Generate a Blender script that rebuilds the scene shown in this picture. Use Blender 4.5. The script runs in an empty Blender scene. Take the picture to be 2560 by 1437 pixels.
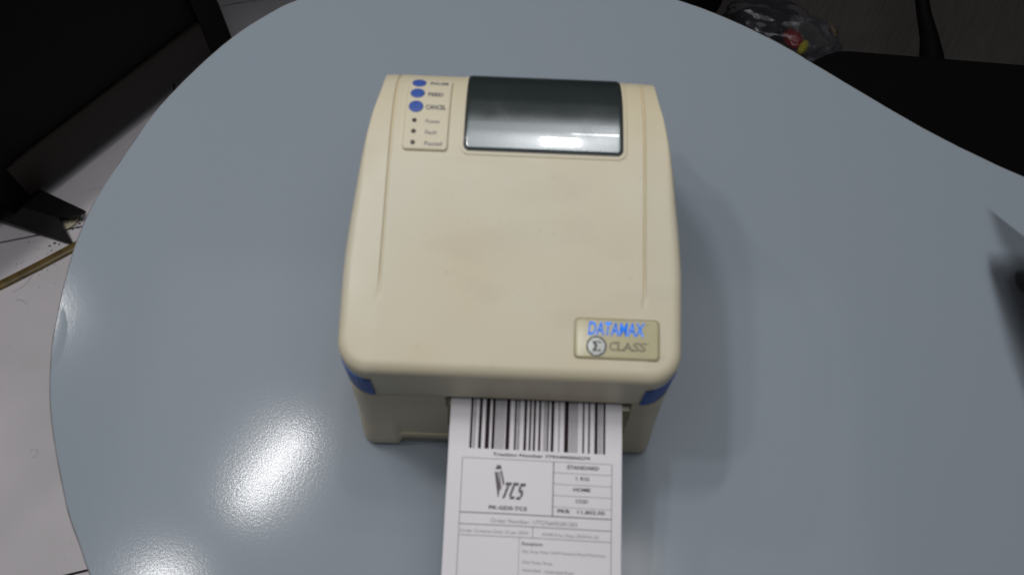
import bpy, bmesh, math, random
from mathutils import Vector, Matrix, noise

random.seed(7)
scene = bpy.context.scene
COL = scene.collection

# ------------------------------------------------------------------ camera
PITCH, ROLL = math.radians(63.6), math.radians(2.3)
CAM = Vector((0.0, -0.177, 0.608))
cam_data = bpy.data.cameras.new('camera')
cam_data.sensor_width = 36.0
cam_data.lens = 36.0 * 2150.0 / 2560.0
cam_data.clip_start, cam_data.clip_end = 0.01, 50.0
cam_data.dof.use_dof = True
cam_data.dof.focus_distance = 1.0
cam_data.dof.aperture_fstop = 8.5
cam = bpy.data.objects.new('camera', cam_data)
COL.objects.link(cam)
fwd = Vector((0, math.cos(PITCH), -math.sin(PITCH)))
up0 = Vector((0, math.sin(PITCH), math.cos(PITCH)))
xax = Vector((1, 0, 0))
right = math.cos(ROLL) * xax + math.sin(ROLL) * up0
upv = -math.sin(ROLL) * xax + math.cos(ROLL) * up0
m = Matrix((right, upv, -fwd)).transposed().to_4x4()
m.translation = CAM
cam.matrix_world = m
scene.camera = cam

# ------------------------------------------------------------------ world, lamps, exposure
world = bpy.data.worlds.new('World')
scene.world = world
world.use_nodes = True
bg = world.node_tree.nodes['Background']
bg.inputs[0].default_value = (0.9, 0.95, 1.0, 1)
bg.inputs[1].default_value = 0.02

def area(name, loc, sx, sy, power, color=(1, 0.98, 0.97), shape='RECTANGLE', rz=0.0):
    d = bpy.data.lights.new(name, 'AREA')
    d.shape, d.size, d.size_y, d.energy, d.color = shape, sx, sy, power, color
    o = bpy.data.objects.new(name, d)
    o.location = loc
    o.rotation_euler = (0, 0, rz)
    COL.objects.link(o)
    return o

area('ceiling_fill', (-0.05, 0.24, 2.15), 2.4, 2.0, 16.5, (0.95, 0.98, 1.0))  # soft fill lamp added in place of light bounced off the ceiling
area('ceiling_lamp', (-0.68, 0.445, 1.9), 0.06, 0.25, 5.6, rz=math.radians(-29))
area('ceiling_lamp', (-0.93, 0.10, 1.9), 0.11, 0.11, 3.4)
area('ceiling_lamp', (-1.50, 0.93, 1.9), 0.10, 0.10, 2.8)
area('ceiling_lamp', (0.37, 0.20, 1.9), 0.10, 0.14, 0.6)
area('ceiling_lamp', (0.115, 0.66, 1.9), 0.10, 0.18, 2.2)
area('ceiling_lamp', (0.27, 0.93, 1.9), 0.24, 0.05, 0.9)
area('ceiling_lamp', (0.150, -0.050, 1.9), 0.04, 0.12, 0.40, rz=math.radians(-60))

scene.view_settings.view_transform = 'Standard'
scene.view_settings.look = 'None'
scene.view_settings.exposure = 0.12
scene.view_settings.gamma = 1.0
scene.view_settings.use_curve_mapping = False
scene.cycles.use_denoising = True
scene.cycles.max_bounces = 8

# ------------------------------------------------------------------ helpers
def sset(o, **k):
    for a, b in k.items():
        o[a] = b
    return o

def empty(name, loc=(0, 0, 0)):
    o = bpy.data.objects.new(name, None)
    o.location = loc
    o.empty_display_size = 0.05
    COL.objects.link(o)
    return o

def mesh_obj(name, verts, faces, mat, parent=None, smooth=True, sharp=35):
    me = bpy.data.meshes.new(name)
    me.from_pydata([tuple(v) for v in verts], [], faces)
    me.materials.append(mat)
    bm = bmesh.new()
    bm.from_mesh(me)
    bmesh.ops.remove_doubles(bm, verts=bm.verts, dist=1e-6)
    bmesh.ops.recalc_face_normals(bm, faces=bm.faces)
    bm.to_mesh(me)
    bm.free()
    if smooth:
        me.polygons.foreach_set('use_smooth', [True] * len(me.polygons))
        me.set_sharp_from_angle(angle=math.radians(sharp))
    o = bpy.data.objects.new(name, me)
    COL.objects.link(o)
    if parent:
        o.parent = parent
        o.matrix_parent_inverse = Matrix.Translation(parent.location).inverted() if parent.type == 'EMPTY' and parent.parent is None else Matrix()
    return o

def bm_obj(name, bm, mat, parent=None, smooth=True, sharp=35):
    me = bpy.data.meshes.new(name)
    bmesh.ops.recalc_face_normals(bm, faces=bm.faces)
    bm.to_mesh(me)
    bm.free()
    me.materials.append(mat)
    if smooth:
        me.polygons.foreach_set('use_smooth', [True] * len(me.polygons))
        me.set_sharp_from_angle(angle=math.radians(sharp))
    o = bpy.data.objects.new(name, me)
    COL.objects.link(o)
    if parent:
        o.parent = parent
        o.matrix_parent_inverse = Matrix.Translation(parent.location).inverted() if parent.type == 'EMPTY' and parent.parent is None else Matrix()
    return o

def box_bm(corner_lo, corner_hi, bevel=0.0, rot=None, seg=2):
    bm = bmesh.new()
    lo, hi = Vector(corner_lo), Vector(corner_hi)
    bmesh.ops.create_cube(bm, size=1.0)
    c, s = (lo + hi) / 2, hi - lo
    for v in bm.verts:
        v.co = Vector((v.co.x * s.x, v.co.y * s.y, v.co.z * s.z))
    if bevel:
        bmesh.ops.bevel(bm, geom=list(bm.edges), offset=bevel, segments=seg, affect='EDGES', profile=0.5)
    for v in bm.verts:
        if rot is not None:
            v.co = rot @ v.co
        v.co += c
    return bm

def tube(points, radius, n=10, flat=1.0):
    """verts, faces for a tube along points (radius may be a list; flat squashes z)."""
    pts = [Vector(p) for p in points]
    V, Fc = [], []
    for i, p in enumerate(pts):
        t = (pts[min(i + 1, len(pts) - 1)] - pts[max(i - 1, 0)]).normalized()
        a = t.cross(Vector((0, 0, 1)))
        if a.length < 1e-4:
            a = t.cross(Vector((0, 1, 0)))
        a.normalize()
        b = a.cross(t).normalized()
        r = radius[i] if isinstance(radius, (list, tuple)) else radius
        for k in range(n):
            an = 2 * math.pi * k / n
            V.append(p + a * math.cos(an) * r + b * math.sin(an) * r * flat)
    for i in range(len(pts) - 1):
        for k in range(n):
            Fc.append((i * n + k, i * n + (k + 1) % n, (i + 1) * n + (k + 1) % n, (i + 1) * n + k))
    Fc.append(tuple(range(n)))
    Fc.append(tuple((len(pts) - 1) * n + k for k in range(n)))
    return V, Fc

def pchip(xs, ys):
    n = len(xs)
    h = [xs[i + 1] - xs[i] for i in range(n - 1)]
    d = [(ys[i + 1] - ys[i]) / h[i] for i in range(n - 1)]
    mm = [d[0]] + [0.0] * (n - 2) + [d[-1]]
    for i in range(1, n - 1):
        if d[i - 1] * d[i] > 0:
            w1, w2 = 2 * h[i] + h[i - 1], h[i] + 2 * h[i - 1]
            mm[i] = (w1 + w2) / (w1 / d[i - 1] + w2 / d[i])
    def fn(x):
        if x <= xs[0]:
            return ys[0] + mm[0] * (x - xs[0])
        if x >= xs[-1]:
            return ys[-1] + mm[-1] * (x - xs[-1])
        i = 0
        while x > xs[i + 1]:
            i += 1
        t = (x - xs[i]) / h[i]
        return ((1 + 2 * t) * (1 - t) ** 2 * ys[i] + t * (1 - t) ** 2 * h[i] * mm[i]
                + t * t * (3 - 2 * t) * ys[i + 1] + t * t * (t - 1) * h[i] * mm[i + 1])
    return fn

def smooth(a, b, x):
    t = max(0.0, min(1.0, (x - a) / (b - a)))
    return t * t * (3 - 2 * t)

# ------------------------------------------------------------------ materials
def mat(name, color, rough=0.5, metal=0.0, ior=1.45, spec=0.5, var=None, bump=None, coat=0.0):
    """var=(scale, colour2, amount); bump=(scale, strength, distance)"""
    mt = bpy.data.materials.new(name)
    mt.use_nodes = True
    nt = mt.node_tree
    p = nt.nodes['Principled BSDF']
    p.inputs['Base Color'].default_value = (*color, 1)
    p.inputs['Roughness'].default_value = rough
    p.inputs['Metallic'].default_value = metal
    p.inputs['IOR'].default_value = ior
    p.inputs['Specular IOR Level'].default_value = spec
    p.inputs['Coat Weight'].default_value = coat
    tc = nt.nodes.new('ShaderNodeTexCoord')
    if var:
        n = nt.nodes.new('ShaderNodeTexNoise')
        n.inputs['Scale'].default_value = var[0]
        n.inputs['Detail'].default_value = 5
        nt.links.new(tc.outputs['Object'], n.inputs['Vector'])
        r = nt.nodes.new('ShaderNodeMapRange')
        r.inputs[1].default_value, r.inputs[2].default_value = 0.38, 0.66
        r.inputs[4].default_value = var[2]
        nt.links.new(n.outputs['Fac'], r.inputs[0])
        mx = nt.nodes.new('ShaderNodeMix')
        mx.data_type = 'RGBA'
        mx.inputs[6].default_value = (*color, 1)
        mx.inputs[7].default_value = (*var[1], 1)
        nt.links.new(r.outputs[0], mx.inputs[0])
        nt.links.new(mx.outputs[2], p.inputs['Base Color'])
    if bump:
        n = nt.nodes.new('ShaderNodeTexNoise')
        n.inputs['Scale'].default_value = bump[0]
        n.inputs['Detail'].default_value = 3
        nt.links.new(tc.outputs['Object'], n.inputs['Vector'])
        b = nt.nodes.new('ShaderNodeBump')
        b.inputs['Strength'].default_value = bump[1]
        b.inputs['Distance'].default_value = bump[2]
        nt.links.new(n.outputs['Fac'], b.inputs['Height'])
        nt.links.new(b.outputs[0], p.inputs['Normal'])
    return mt

def aged_plastic():
    """moulded cream plastic: yellowed in patches, faint grey rub marks, fine grain"""
    mt = mat('aged_beige_plastic', (0.67, 0.59, 0.43), 0.42, bump=(1500, 0.10, 0.0004))
    nt = mt.node_tree
    L = nt.links.new
    p = nt.nodes['Principled BSDF']
    tc = nt.nodes.new('ShaderNodeTexCoord')
    def noise_(scale, detail, lo, hi, stretch=None, dist=0.0):
        n = nt.nodes.new('ShaderNodeTexNoise')
        n.inputs['Scale'].default_value = scale
        n.inputs['Detail'].default_value = detail
        n.inputs['Distortion'].default_value = dist
        src = tc.outputs['Object']
        if stretch:
            mp = nt.nodes.new('ShaderNodeMapping')
            mp.inputs['Scale'].default_value = stretch
            L(src, mp.inputs['Vector'])
            src = mp.outputs[0]
        L(src, n.inputs['Vector'])
        r = nt.nodes.new('ShaderNodeMapRange')
        r.inputs[1].default_value, r.inputs[2].default_value = lo, hi
        L(n.outputs['Fac'], r.inputs[0])
        return r.outputs[0]
    def mix(fac, a, b, amt):
        mu = nt.nodes.new('ShaderNodeMath')
        mu.operation = 'MULTIPLY'
        mu.inputs[1].default_value = amt
        L(fac, mu.inputs[0])
        mx = nt.nodes.new('ShaderNodeMix')
        mx.data_type = 'RGBA'
        L(mu.outputs[0], mx.inputs[0])
        if isinstance(a, tuple):
            mx.inputs[6].default_value = (*a, 1)
        else:
            L(a, mx.inputs[6])
        mx.inputs[7].default_value = (*b, 1)
        return mx.outputs[2]
    c = mix(noise_(7, 4, 0.36, 0.66), (0.715, 0.660, 0.515), (0.715, 0.620, 0.425), 0.85)
    c = mix(noise_(11, 6, 0.56, 0.74, (1, 2.4, 1), 0.6), c, (0.56, 0.485, 0.37), 0.30)
    c = mix(noise_(160, 6, 0.66, 0.80), c, (0.40, 0.34, 0.26), 0.30)
    L(c, p.inputs['Base Color'])
    rr = nt.nodes.new('ShaderNodeMapRange')
    rr.inputs[3].default_value, rr.inputs[4].default_value = 0.32, 0.52
    L(noise_(14, 6, 0.3, 0.7), rr.inputs[0])
    L(rr.outputs[0], p.inputs['Roughness'])
    return mt
M_plastic = aged_plastic()
M_base = mat('base_beige_plastic', (0.74, 0.63, 0.45), 0.40, var=(12, (0.66, 0.55, 0.38), 0.7), bump=(900, 0.06, 0.0004))
M_plate = mat('panel_plastic', (0.74, 0.665, 0.495), 0.45)
M_blue = mat('blue_plastic', (0.06, 0.12, 0.43), 0.42)
M_bluedark = mat('blue_inlay_plastic', (0.035, 0.11, 0.44), 0.45, spec=0.3)
M_black = mat('black_rubber', (0.012, 0.012, 0.013), 0.5)
M_gasket = mat('dark_gasket', (0.03, 0.033, 0.036), 0.35)
M_print_grey = mat('panel_print_grey', (0.06, 0.065, 0.11), 0.6)
M_print_light = mat('panel_print_pale', (0.17, 0.15, 0.21), 0.6)
M_badge = mat('badge_olive_film', (0.55, 0.495, 0.295), 0.12, var=(60, (0.50, 0.45, 0.26), 0.6))
M_badge_edge = mat('badge_edge', (0.33, 0.28, 0.17), 0.4)
M_foil = mat('blue_foil_print', (0.02, 0.20, 0.85), 0.20, metal=0.7, bump=(700, 0.8, 0.0009))
M_silver = mat('silver_print', (0.30, 0.31, 0.29), 0.16, metal=0.3)
M_charcoal = mat('charcoal_print', (0.06, 0.06, 0.075), 0.4)
M_classprint = mat('class_print_grey', (0.13, 0.115, 0.085), 0.45)
M_paper = mat('thermal_paper', (0.86, 0.82, 0.86), 0.42, bump=(40, 0.05, 0.001))
M_ink = mat('thermal_ink', (0.032, 0.018, 0.022), 0.7, spec=0.15)
M_ink_grey = mat('thermal_ink_grey', (0.13, 0.11, 0.13), 0.6)
M_ink_faint = mat('thermal_ink_faint', (0.27, 0.24, 0.27), 0.6)
M_steel = mat('tear_bar_metal', (0.55, 0.5, 0.38), 0.3, metal=0.3)
M_led_green = mat('led_olive', (0.03, 0.026, 0.010), 0.3)
M_led_red = mat('led_red', (0.04, 0.008, 0.008), 0.3)
M_chair = mat('black_chair_fabric', (0.0022, 0.0022, 0.0024), 0.9, spec=0.1, bump=(500, 0.3, 0.001))
M_chair_plastic = mat('black_chair_plastic', (0.001, 0.001, 0.001), 0.7, spec=0.1)
M_wenge = mat('dark_wenge_laminate', (0.0035, 0.0026, 0.0023), 0.6, spec=0.12, var=(6, (0.005, 0.0036, 0.003), 0.8))
M_rail = mat('dark_rail_laminate', (0.026, 0.021, 0.018), 0.5, spec=0.25, var=(5, (0.018, 0.014, 0.012), 0.8))
M_post = mat('dark_post', (0.003, 0.0025, 0.0025), 0.6, spec=0.12)
M_footmetal = mat('dark_grey_steel', (0.035, 0.032, 0.034), 0.35, metal=0.2, bump=(300, 0.1, 0.001))
M_footdark = mat('black_steel', (0.010, 0.009, 0.010), 0.4, spec=0.3)
M_cable = mat('cream_cable', (0.60, 0.54, 0.38), 0.45)
M_hose = mat('brown_gold_strip', (0.19, 0.13, 0.04), 0.4, var=(30, (0.07, 0.048, 0.016), 0.8))
M_dirt = mat('floor_dirt', (0.03, 0.026, 0.024), 0.9)
M_red = mat('red_wrapper', (0.20, 0.005, 0.005), 0.22, bump=(90, 0.5, 0.004))
M_yellow = mat('yellow_wrapper', (0.36, 0.32, 0.015), 0.35)
M_pack = mat('black_packet', (0.006, 0.006, 0.009), 0.4)
M_device = mat('black_device', (0.008, 0.008, 0.009), 0.4)
M_edge = mat('table_edge_band', (0.22, 0.215, 0.215), 0.5, var=(45, (0.09, 0.07, 0.06), 1.0))
M_under = mat('table_underside', (0.3, 0.3, 0.3), 0.7)
M_grout = mat('dark_grout', (0.025, 0.022, 0.022), 0.9)

def table_material():
    mt = bpy.data.materials.new('pale_blue_grey_laminate')
    mt.use_nodes = True
    nt = mt.node_tree
    L = nt.links.new
    p = nt.nodes['Principled BSDF']
    tc = nt.nodes.new('ShaderNodeTexCoord')
    n1 = nt.nodes.new('ShaderNodeTexNoise')
    n1.inputs['Scale'].default_value = 4
    n1.inputs['Detail'].default_value = 6
    L(tc.outputs['Object'], n1.inputs['Vector'])
    mx = nt.nodes.new('ShaderNodeMix')
    mx.data_type = 'RGBA'
    mx.inputs[6].default_value = (0.278, 0.326, 0.372, 1)
    mx.inputs[7].default_value = (0.300, 0.332, 0.380, 1)
    L(n1.outputs['Fac'], mx.inputs[0])
    L(mx.outputs[2], p.inputs['Base Color'])
    n4 = nt.nodes.new('ShaderNodeTexNoise')
    n4.inputs['Scale'].default_value = 14
    n4.inputs['Detail'].default_value = 8
    L(tc.outputs['Object'], n4.inputs['Vector'])
    mr = nt.nodes.new('ShaderNodeMapRange')
    mr.inputs[3].default_value, mr.inputs[4].default_value = 0.10, 0.14
    L(n4.outputs['Fac'], mr.inputs[0])
    L(mr.outputs[0], p.inputs['Roughness'])
    # orange peel of the glossy laminate
    n2 = nt.nodes.new('ShaderNodeTexNoise')
    n2.inputs['Scale'].default_value = 620
    n2.inputs['Detail'].default_value = 2
    L(tc.outputs['Object'], n2.inputs['Vector'])
    b1 = nt.nodes.new('ShaderNodeBump')
    b1.inputs['Strength'].default_value = 0.05
    b1.inputs['Distance'].default_value = 0.0006
    L(n2.outputs['Fac'], b1.inputs['Height'])
    # slow waviness of the sheet
    n3 = nt.nodes.new('ShaderNodeTexNoise')
    n3.inputs['Scale'].default_value = 9
    n3.inputs['Detail'].default_value = 1
    L(tc.outputs['Object'], n3.inputs['Vector'])
    b2 = nt.nodes.new('ShaderNodeBump')
    b2.inputs['Strength'].default_value = 0.10
    b2.inputs['Distance'].default_value = 0.002
    L(n3.outputs['Fac'], b2.inputs['Height'])
    L(b1.outputs[0], b2.inputs['Normal'])
    L(b2.outputs[0], p.inputs['Normal'])
    p.inputs['IOR'].default_value = 1.5
    p.inputs['Specular IOR Level'].default_value = 0.20
    return mt
M_table = table_material()

def tile_material():
    mt = mat('glossy_white_tile', (0.84, 0.79, 0.825), 0.22, var=(5.0, (0.74, 0.70, 0.725), 0.9))
    return mt
M_tile = tile_material()

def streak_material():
    mt = bpy.data.materials.new('streaked_shaded_floor')
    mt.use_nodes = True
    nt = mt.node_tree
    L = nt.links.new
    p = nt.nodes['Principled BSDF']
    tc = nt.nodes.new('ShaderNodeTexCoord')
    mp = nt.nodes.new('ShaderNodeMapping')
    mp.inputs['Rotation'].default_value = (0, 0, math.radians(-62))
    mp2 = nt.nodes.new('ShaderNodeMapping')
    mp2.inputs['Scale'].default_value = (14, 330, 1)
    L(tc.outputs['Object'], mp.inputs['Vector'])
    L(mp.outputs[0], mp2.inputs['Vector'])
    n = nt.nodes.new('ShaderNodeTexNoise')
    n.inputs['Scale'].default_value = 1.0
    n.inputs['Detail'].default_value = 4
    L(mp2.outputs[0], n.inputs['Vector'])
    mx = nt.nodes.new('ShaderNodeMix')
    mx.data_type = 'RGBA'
    mx.inputs[6].default_value = (0.022, 0.018, 0.016, 1)  # browns kept dark to carry the table's shade along with the streaks
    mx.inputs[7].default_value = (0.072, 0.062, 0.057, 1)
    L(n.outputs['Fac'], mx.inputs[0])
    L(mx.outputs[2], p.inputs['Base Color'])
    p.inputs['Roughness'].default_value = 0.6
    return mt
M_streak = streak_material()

def window_material():
    mt = bpy.data.materials.new('smoked_clear_plastic')
    mt.use_nodes = True
    nt = mt.node_tree
    L = nt.links.new
    p = nt.nodes['Principled BSDF']
    p.inputs['Base Color'].default_value = (0.022, 0.030, 0.030, 1)
    p.inputs['Roughness'].default_value = 0.3
    tc = nt.nodes.new('ShaderNodeTexCoord')
    n = nt.nodes.new('ShaderNodeTexNoise')
    n.inputs['Scale'].default_value = 26
    n.inputs['Detail'].default_value = 5
    n.inputs['Distortion'].default_value = 1.2
    L(tc.outputs['Object'], n.inputs['Vector'])
    mr = nt.nodes.new('ShaderNodeMapRange')
    mr.inputs[1].default_value, mr.inputs[2].default_value = 0.35, 0.7
    mr.inputs[3].default_value, mr.inputs[4].default_value = 0.23, 0.29
    L(n.outputs['Fac'], mr.inputs[0])
    g = nt.nodes.new('ShaderNodeBsdfGlossy')              # worn, hazy face of the plastic
    g.inputs['Color'].default_value = (0.90, 0.97, 1.0, 1)
    L(mr.outputs[0], g.inputs['Roughness'])
    g2 = nt.nodes.new('ShaderNodeBsdfGlossy')             # clear polished face
    g2.inputs['Color'].default_value = (0.92, 0.97, 1.0, 1)
    g2.inputs['Roughness'].default_value = 0.045
    mr2 = nt.nodes.new('ShaderNodeMapRange')
    mr2.inputs[1].default_value, mr2.inputs[2].default_value = 0.3, 0.7
    mr2.inputs[3].default_value, mr2.inputs[4].default_value = 0.06, 0.025
    L(n.outputs['Fac'], mr2.inputs[0])
    mx = nt.nodes.new('ShaderNodeMixShader')
    mx.inputs[0].default_value = 0.135
    L(p.outputs[0], mx.inputs[1])
    L(g.outputs[0], mx.inputs[2])
    mx2 = nt.nodes.new('ShaderNodeMixShader')
    L(mr2.outputs[0], mx2.inputs[0])
    L(mx.outputs[0], mx2.inputs[1])
    L(g2.outputs[0], mx2.inputs[2])
    L(mx2.outputs[0], nt.nodes['Material Output'].inputs[0])
    return mt
M_window = window_material()

def bag_material():
    mt = bpy.data.materials.new('clear_plastic_film')
    mt.use_nodes = True
    nt = mt.node_tree
    L = nt.links.new
    nt.nodes.remove(nt.nodes['Principled BSDF'])
    t = nt.nodes.new('ShaderNodeBsdfTransparent')
    t.inputs[0].default_value = (0.93, 0.93, 0.95, 1)
    g = nt.nodes.new('ShaderNodeBsdfGlossy')
    g.inputs['Color'].default_value = (0.7, 0.7, 0.74, 1)
    g.inputs['Roughness'].default_value = 0.2
    d = nt.nodes.new('ShaderNodeBsdfDiffuse')
    d.inputs[0].default_value = (0.5, 0.5, 0.55, 1)
    fr = nt.nodes.new('ShaderNodeFresnel')
    fr.inputs[0].default_value = 1.5
    m1 = nt.nodes.new('ShaderNodeMixShader')
    L(fr.outputs[0], m1.inputs[0])
    L(t.outputs[0], m1.inputs[1])
    L(g.outputs[0], m1.inputs[2])
    m2 = nt.nodes.new('ShaderNodeMixShader')
    m2.inputs[0].default_value = 0.045
    L(m1.outputs[0], m2.inputs[1])
    L(d.outputs[0], m2.inputs[2])
    L(m2.outputs[0], nt.nodes['Material Output'].inputs[0])
    return mt
M_bag = bag_material()

# ------------------------------------------------------------------ floor
ZF = -0.74
TA = math.radians(16.2)
tx, ty = Vector((math.cos(TA), math.sin(TA), 0)), Vector((-math.sin(TA), math.cos(TA), 0))
floor = mesh_obj('floor', [(-4, -3, ZF - 0.003), (4, -3, ZF - 0.003), (4, 5, ZF - 0.003), (-4, 5, ZF - 0.003)], [(0, 1, 2, 3)], M_grout, smooth=False)
sset(floor, kind='structure', label='floor of large glossy off-white tiles with dark joints', category='floor')
row_edges = [-1.65, -1.05, -0.44, 0.166, 0.773, 1.245, 1.85, 2.45]
for i in range(len(row_edges) - 1):
    t0, t1 = row_edges[i] + 0.0011, row_edges[i + 1] - 0.0011
    for k in range(-4, 4):
        s0 = -1.0 + (k + 1) * 0.6 + (0.02 if i % 2 else 0) + 0.0011
        s1 = s0 + 0.6 - 0.0022
        V = []
        for z in (ZF - 0.008, ZF):
            e = 0.0 if z < ZF else 0.0008
            for (s, t) in ((s0 + e, t0 + e), (s1 - e, t0 + e), (s1 - e, t1 - e), (s0 + e, t1 - e)):
                V.append(tx * s + ty * t + Vector((0, 0, z)))
        Fc = [(4, 5, 6, 7), (0, 1, 5, 4), (1, 2, 6, 5), (2, 3, 7, 6), (3, 0, 4, 7)]
        mesh_obj('tile', V, Fc, M_tile, floor, smooth=False)
dark = mesh_obj('shaded_floor_sheet', [(0.12, 0.55, ZF + 0.004), (3.5, 0.55, ZF + 0.004), (3.5, 4.0, ZF + 0.004), (0.12, 4.0, ZF + 0.004)], [(0, 1, 2, 3)], M_streak, smooth=False)  # sheet over the tiles, darkened in colour for the shade behind the table
sset(dark, kind='structure', label='brown sheet with fine diagonal streaks behind the table, table shade put into its colour', category='floor')

# dust, hairs and specks lying on the tiles
V, Fc = [], []
def fleck(cx, cy, r):
    b = len(V)
    n = 5
    a0 = random.random() * 6.28
    for k in range(n):
        rr = r * random.uniform(0.5, 1.2)
        V.append((cx + rr * math.cos(a0 + k * 6.283 / n) * 1.4, cy + rr * math.sin(a0 + k * 6.283 / n) * 0.8, ZF + 0.0008))
    Fc.append(tuple(range(b, b + n)))
def hair(cx, cy, ln, curl, a, w=0.00035):
    b = len(V)
    x, y, n = cx, cy, 10
    for k in range(n + 1):
        nx_, ny_ = -math.sin(a), math.cos(a)
        V.append((x + nx_ * w, y + ny_ * w, ZF + 0.0008))
        V.append((x - nx_ * w, y - ny_ * w, ZF + 0.0008))
        x += math.cos(a) * ln / n
        y += math.sin(a) * ln / n
        a += curl / n
    for k in range(n):
        Fc.append((b + 2 * k, b + 2 * k + 1, b + 2 * k + 3, b + 2 * k + 2))
for _ in range(46):
    fleck(random.gauss(-0.83, 0.035), random.gauss(0.515, 0.03), random.uniform(0.0004, 0.0013))
for _ in range(70):
    fleck(random.gauss(-0.79, 0.009), random.gauss(0.592, 0.009), random.uniform(0.0006, 0.002))
for _ in range(34):
    fleck(random.uniform(-0.9, -0.62), random.uniform(0.0, 0.48), random.uniform(0.0003, 0.0007))
fleck(-0.815, 0.543, 0.0028); fleck(-0.822, 0.537, 0.0024); fleck(-0.806, 0.541, 0.0018)
hair(-0.86, 0.445, 0.04, 0.9, 0.5, 0.00018); hair(-0.85, 0.43, 0.025, -1.1, 0.1, 0.00018)
hair(-0.745, 0.16, 0.03, 4.5, 0.2, 0.00012); hair(-0.785, 0.655, 0.04, -0.6, 0.4, 0.00015)
dirt = mesh_obj('floor_dirt', V, Fc, M_dirt, smooth=False)
sset(dirt, kind='stuff', label='scattered hairs and dark specks of dust on tiles', category='dust')

# ------------------------------------------------------------------ table
outline_pts = [(-0.2138, 0.4172), (-0.2404, 0.3959), (-0.2654, 0.3693), (-0.2908, 0.3315), (-0.3139, 0.2891), (-0.3258, 0.2572),
    (-0.3347, 0.2299), (-0.3431, 0.2023), (-0.3492, 0.1742), (-0.3516, 0.1461), (-0.3514, 0.1155), (-0.3493, 0.0846), (-0.3457, 0.0549),
    (-0.3363, 0.0174), (-0.3252, -0.0123), (-0.3124, -0.0406), (-0.3002, -0.0652), (-0.2885, -0.0835), (-0.2762, -0.1032),
    (-0.235, -0.165), (-0.17, -0.25), (-0.08, -0.34), (0.06, -0.43), (0.25, -0.49), (0.5, -0.5), (0.72, -0.42), (0.86, -0.27), (0.9, -0.08),
    (0.84, 0.08), (0.72, 0.155), (0.58, 0.192), (0.50, 0.219), (0.4332, 0.2506), (0.398, 0.2704), (0.3657, 0.2908), (0.3331, 0.3144), (0.2995, 0.3406),
    (0.2652, 0.3675), (0.2382, 0.3885), (0.1923, 0.4164), (0.1475, 0.4367), (0.08, 0.4590), (0.0, 0.4690), (-0.08, 0.4650), (-0.155, 0.4460)]
# Catmull-Rom through the outline
outline = []
N = len(outline_pts)
for i in range(N):
    p0, p1, p2, p3 = (Vector(outline_pts[(i + j - 1) % N]) for j in range(4))
    for k in range(4):
        t = k / 4
        outline.append(0.5 * ((2 * p1) + (-p0 + p2) * t + (2 * p0 - 5 * p1 + 4 * p2 - p3) * t * t + (-p0 + 3 * p1 - 3 * p2 + p3) * t ** 3))
NO = len(outline)
def inset(d):
    out = []
    for i in range(NO):
        t = (outline[(i + 1) % NO] - outline[i - 1]).normalized()
        out.append(outline[i] + Vector((-t.y, t.x)) * d)
    return out
table = empty('table', (0.2, 0, ZF))
sset(table, label='pale blue-grey kidney-shaped laminate table carrying the printer', category='table')
# top sheet with a small raised blister of laminate by the left edge
rim = inset(0.0012)
V = [(p.x, p.y, -0.0002) for p in rim]
bm = bmesh.new()
bv = [bm.verts.new(v) for v in V]
bm.faces.new(bv)
bmesh.ops.triangulate(bm, faces=bm.faces)
top_obj = bm_obj('table_top', bm, M_table, table, smooth=False)
# blister: laminate lifted in a low dome at the edge
V, Fc = [], []
edge_x = pchip([0.0174, 0.0549, 0.0846, 0.1155, 0.1461], [-0.3363, -0.3457, -0.3493, -0.3514, -0.3516])
for j in range(13):
    rr_ = j / 12
    for k in range(48):
        a = 2 * math.pi * k / 48
        x_, y_ = -0.3460 + 0.0095 * rr_ * math.cos(a), 0.0660 + 0.0260 * rr_ * math.sin(a)
        x_ += (0.066 - y_) * 0.10
        V.append((max(x_, edge_x(y_) + 0.0013), y_, -0.00018 + 0.00022 * (1 - rr_ * rr_)))
for j in range(12):
    for k in range(48):
        Fc.append((j * 48 + k, j * 48 + (k + 1) % 48, (j + 1) * 48 + (k + 1) % 48, (j + 1) * 48 + k))
mesh_obj('laminate_blister', V, Fc, M_table, table, sharp=180)
V, Fc = [], []
rings = [(inset(0.0012), -0.0002), (inset(0.0004), -0.0004), (inset(0.0), -0.0016), (inset(0.0), -0.024), (inset(0.0012), -0.025)]
for rg, z in rings:
    V += [(p.x, p.y, z) for p in rg]
for j in range(len(rings) - 1):
    for i in range(NO):
        Fc.append((j * NO + i, j * NO + (i + 1) % NO, (j + 1) * NO + (i + 1) % NO, (j + 1) * NO + i))
mesh_obj('edge_band', V, Fc, M_edge, table)
bm = bmesh.new()
bv = [bm.verts.new((p.x, p.y, -0.0248)) for p in inset(0.0012)]
bm.faces.new(bv)
bmesh.ops.triangulate(bm, faces=bm.faces)
bm_obj('underside', bm, M_under, table, smooth=False)
V, Fc = [], []
prof = [(0.26, ZF), (0.26, ZF + 0.012), (0.22, ZF + 0.02), (0.05, ZF + 0.035), (0.04, ZF + 0.06), (0.04, -0.08), (0.12, -0.04), (0.12, -0.026)]
for (r_, z) in prof:
    for k in range(32):
        V.append((0.25 + r_ * math.cos(k * math.pi / 16), -0.02 + r_ * math.sin(k * math.pi / 16), z))
for j in range(len(prof) - 1):
    for k in range(32):
        Fc.append((j * 32 + k, j * 32 + (k + 1) % 32, (j + 1) * 32 + (k + 1) % 32, (j + 1) * 32 + k))
mesh_obj('pedestal', V, Fc, M_footmetal, table)

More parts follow.
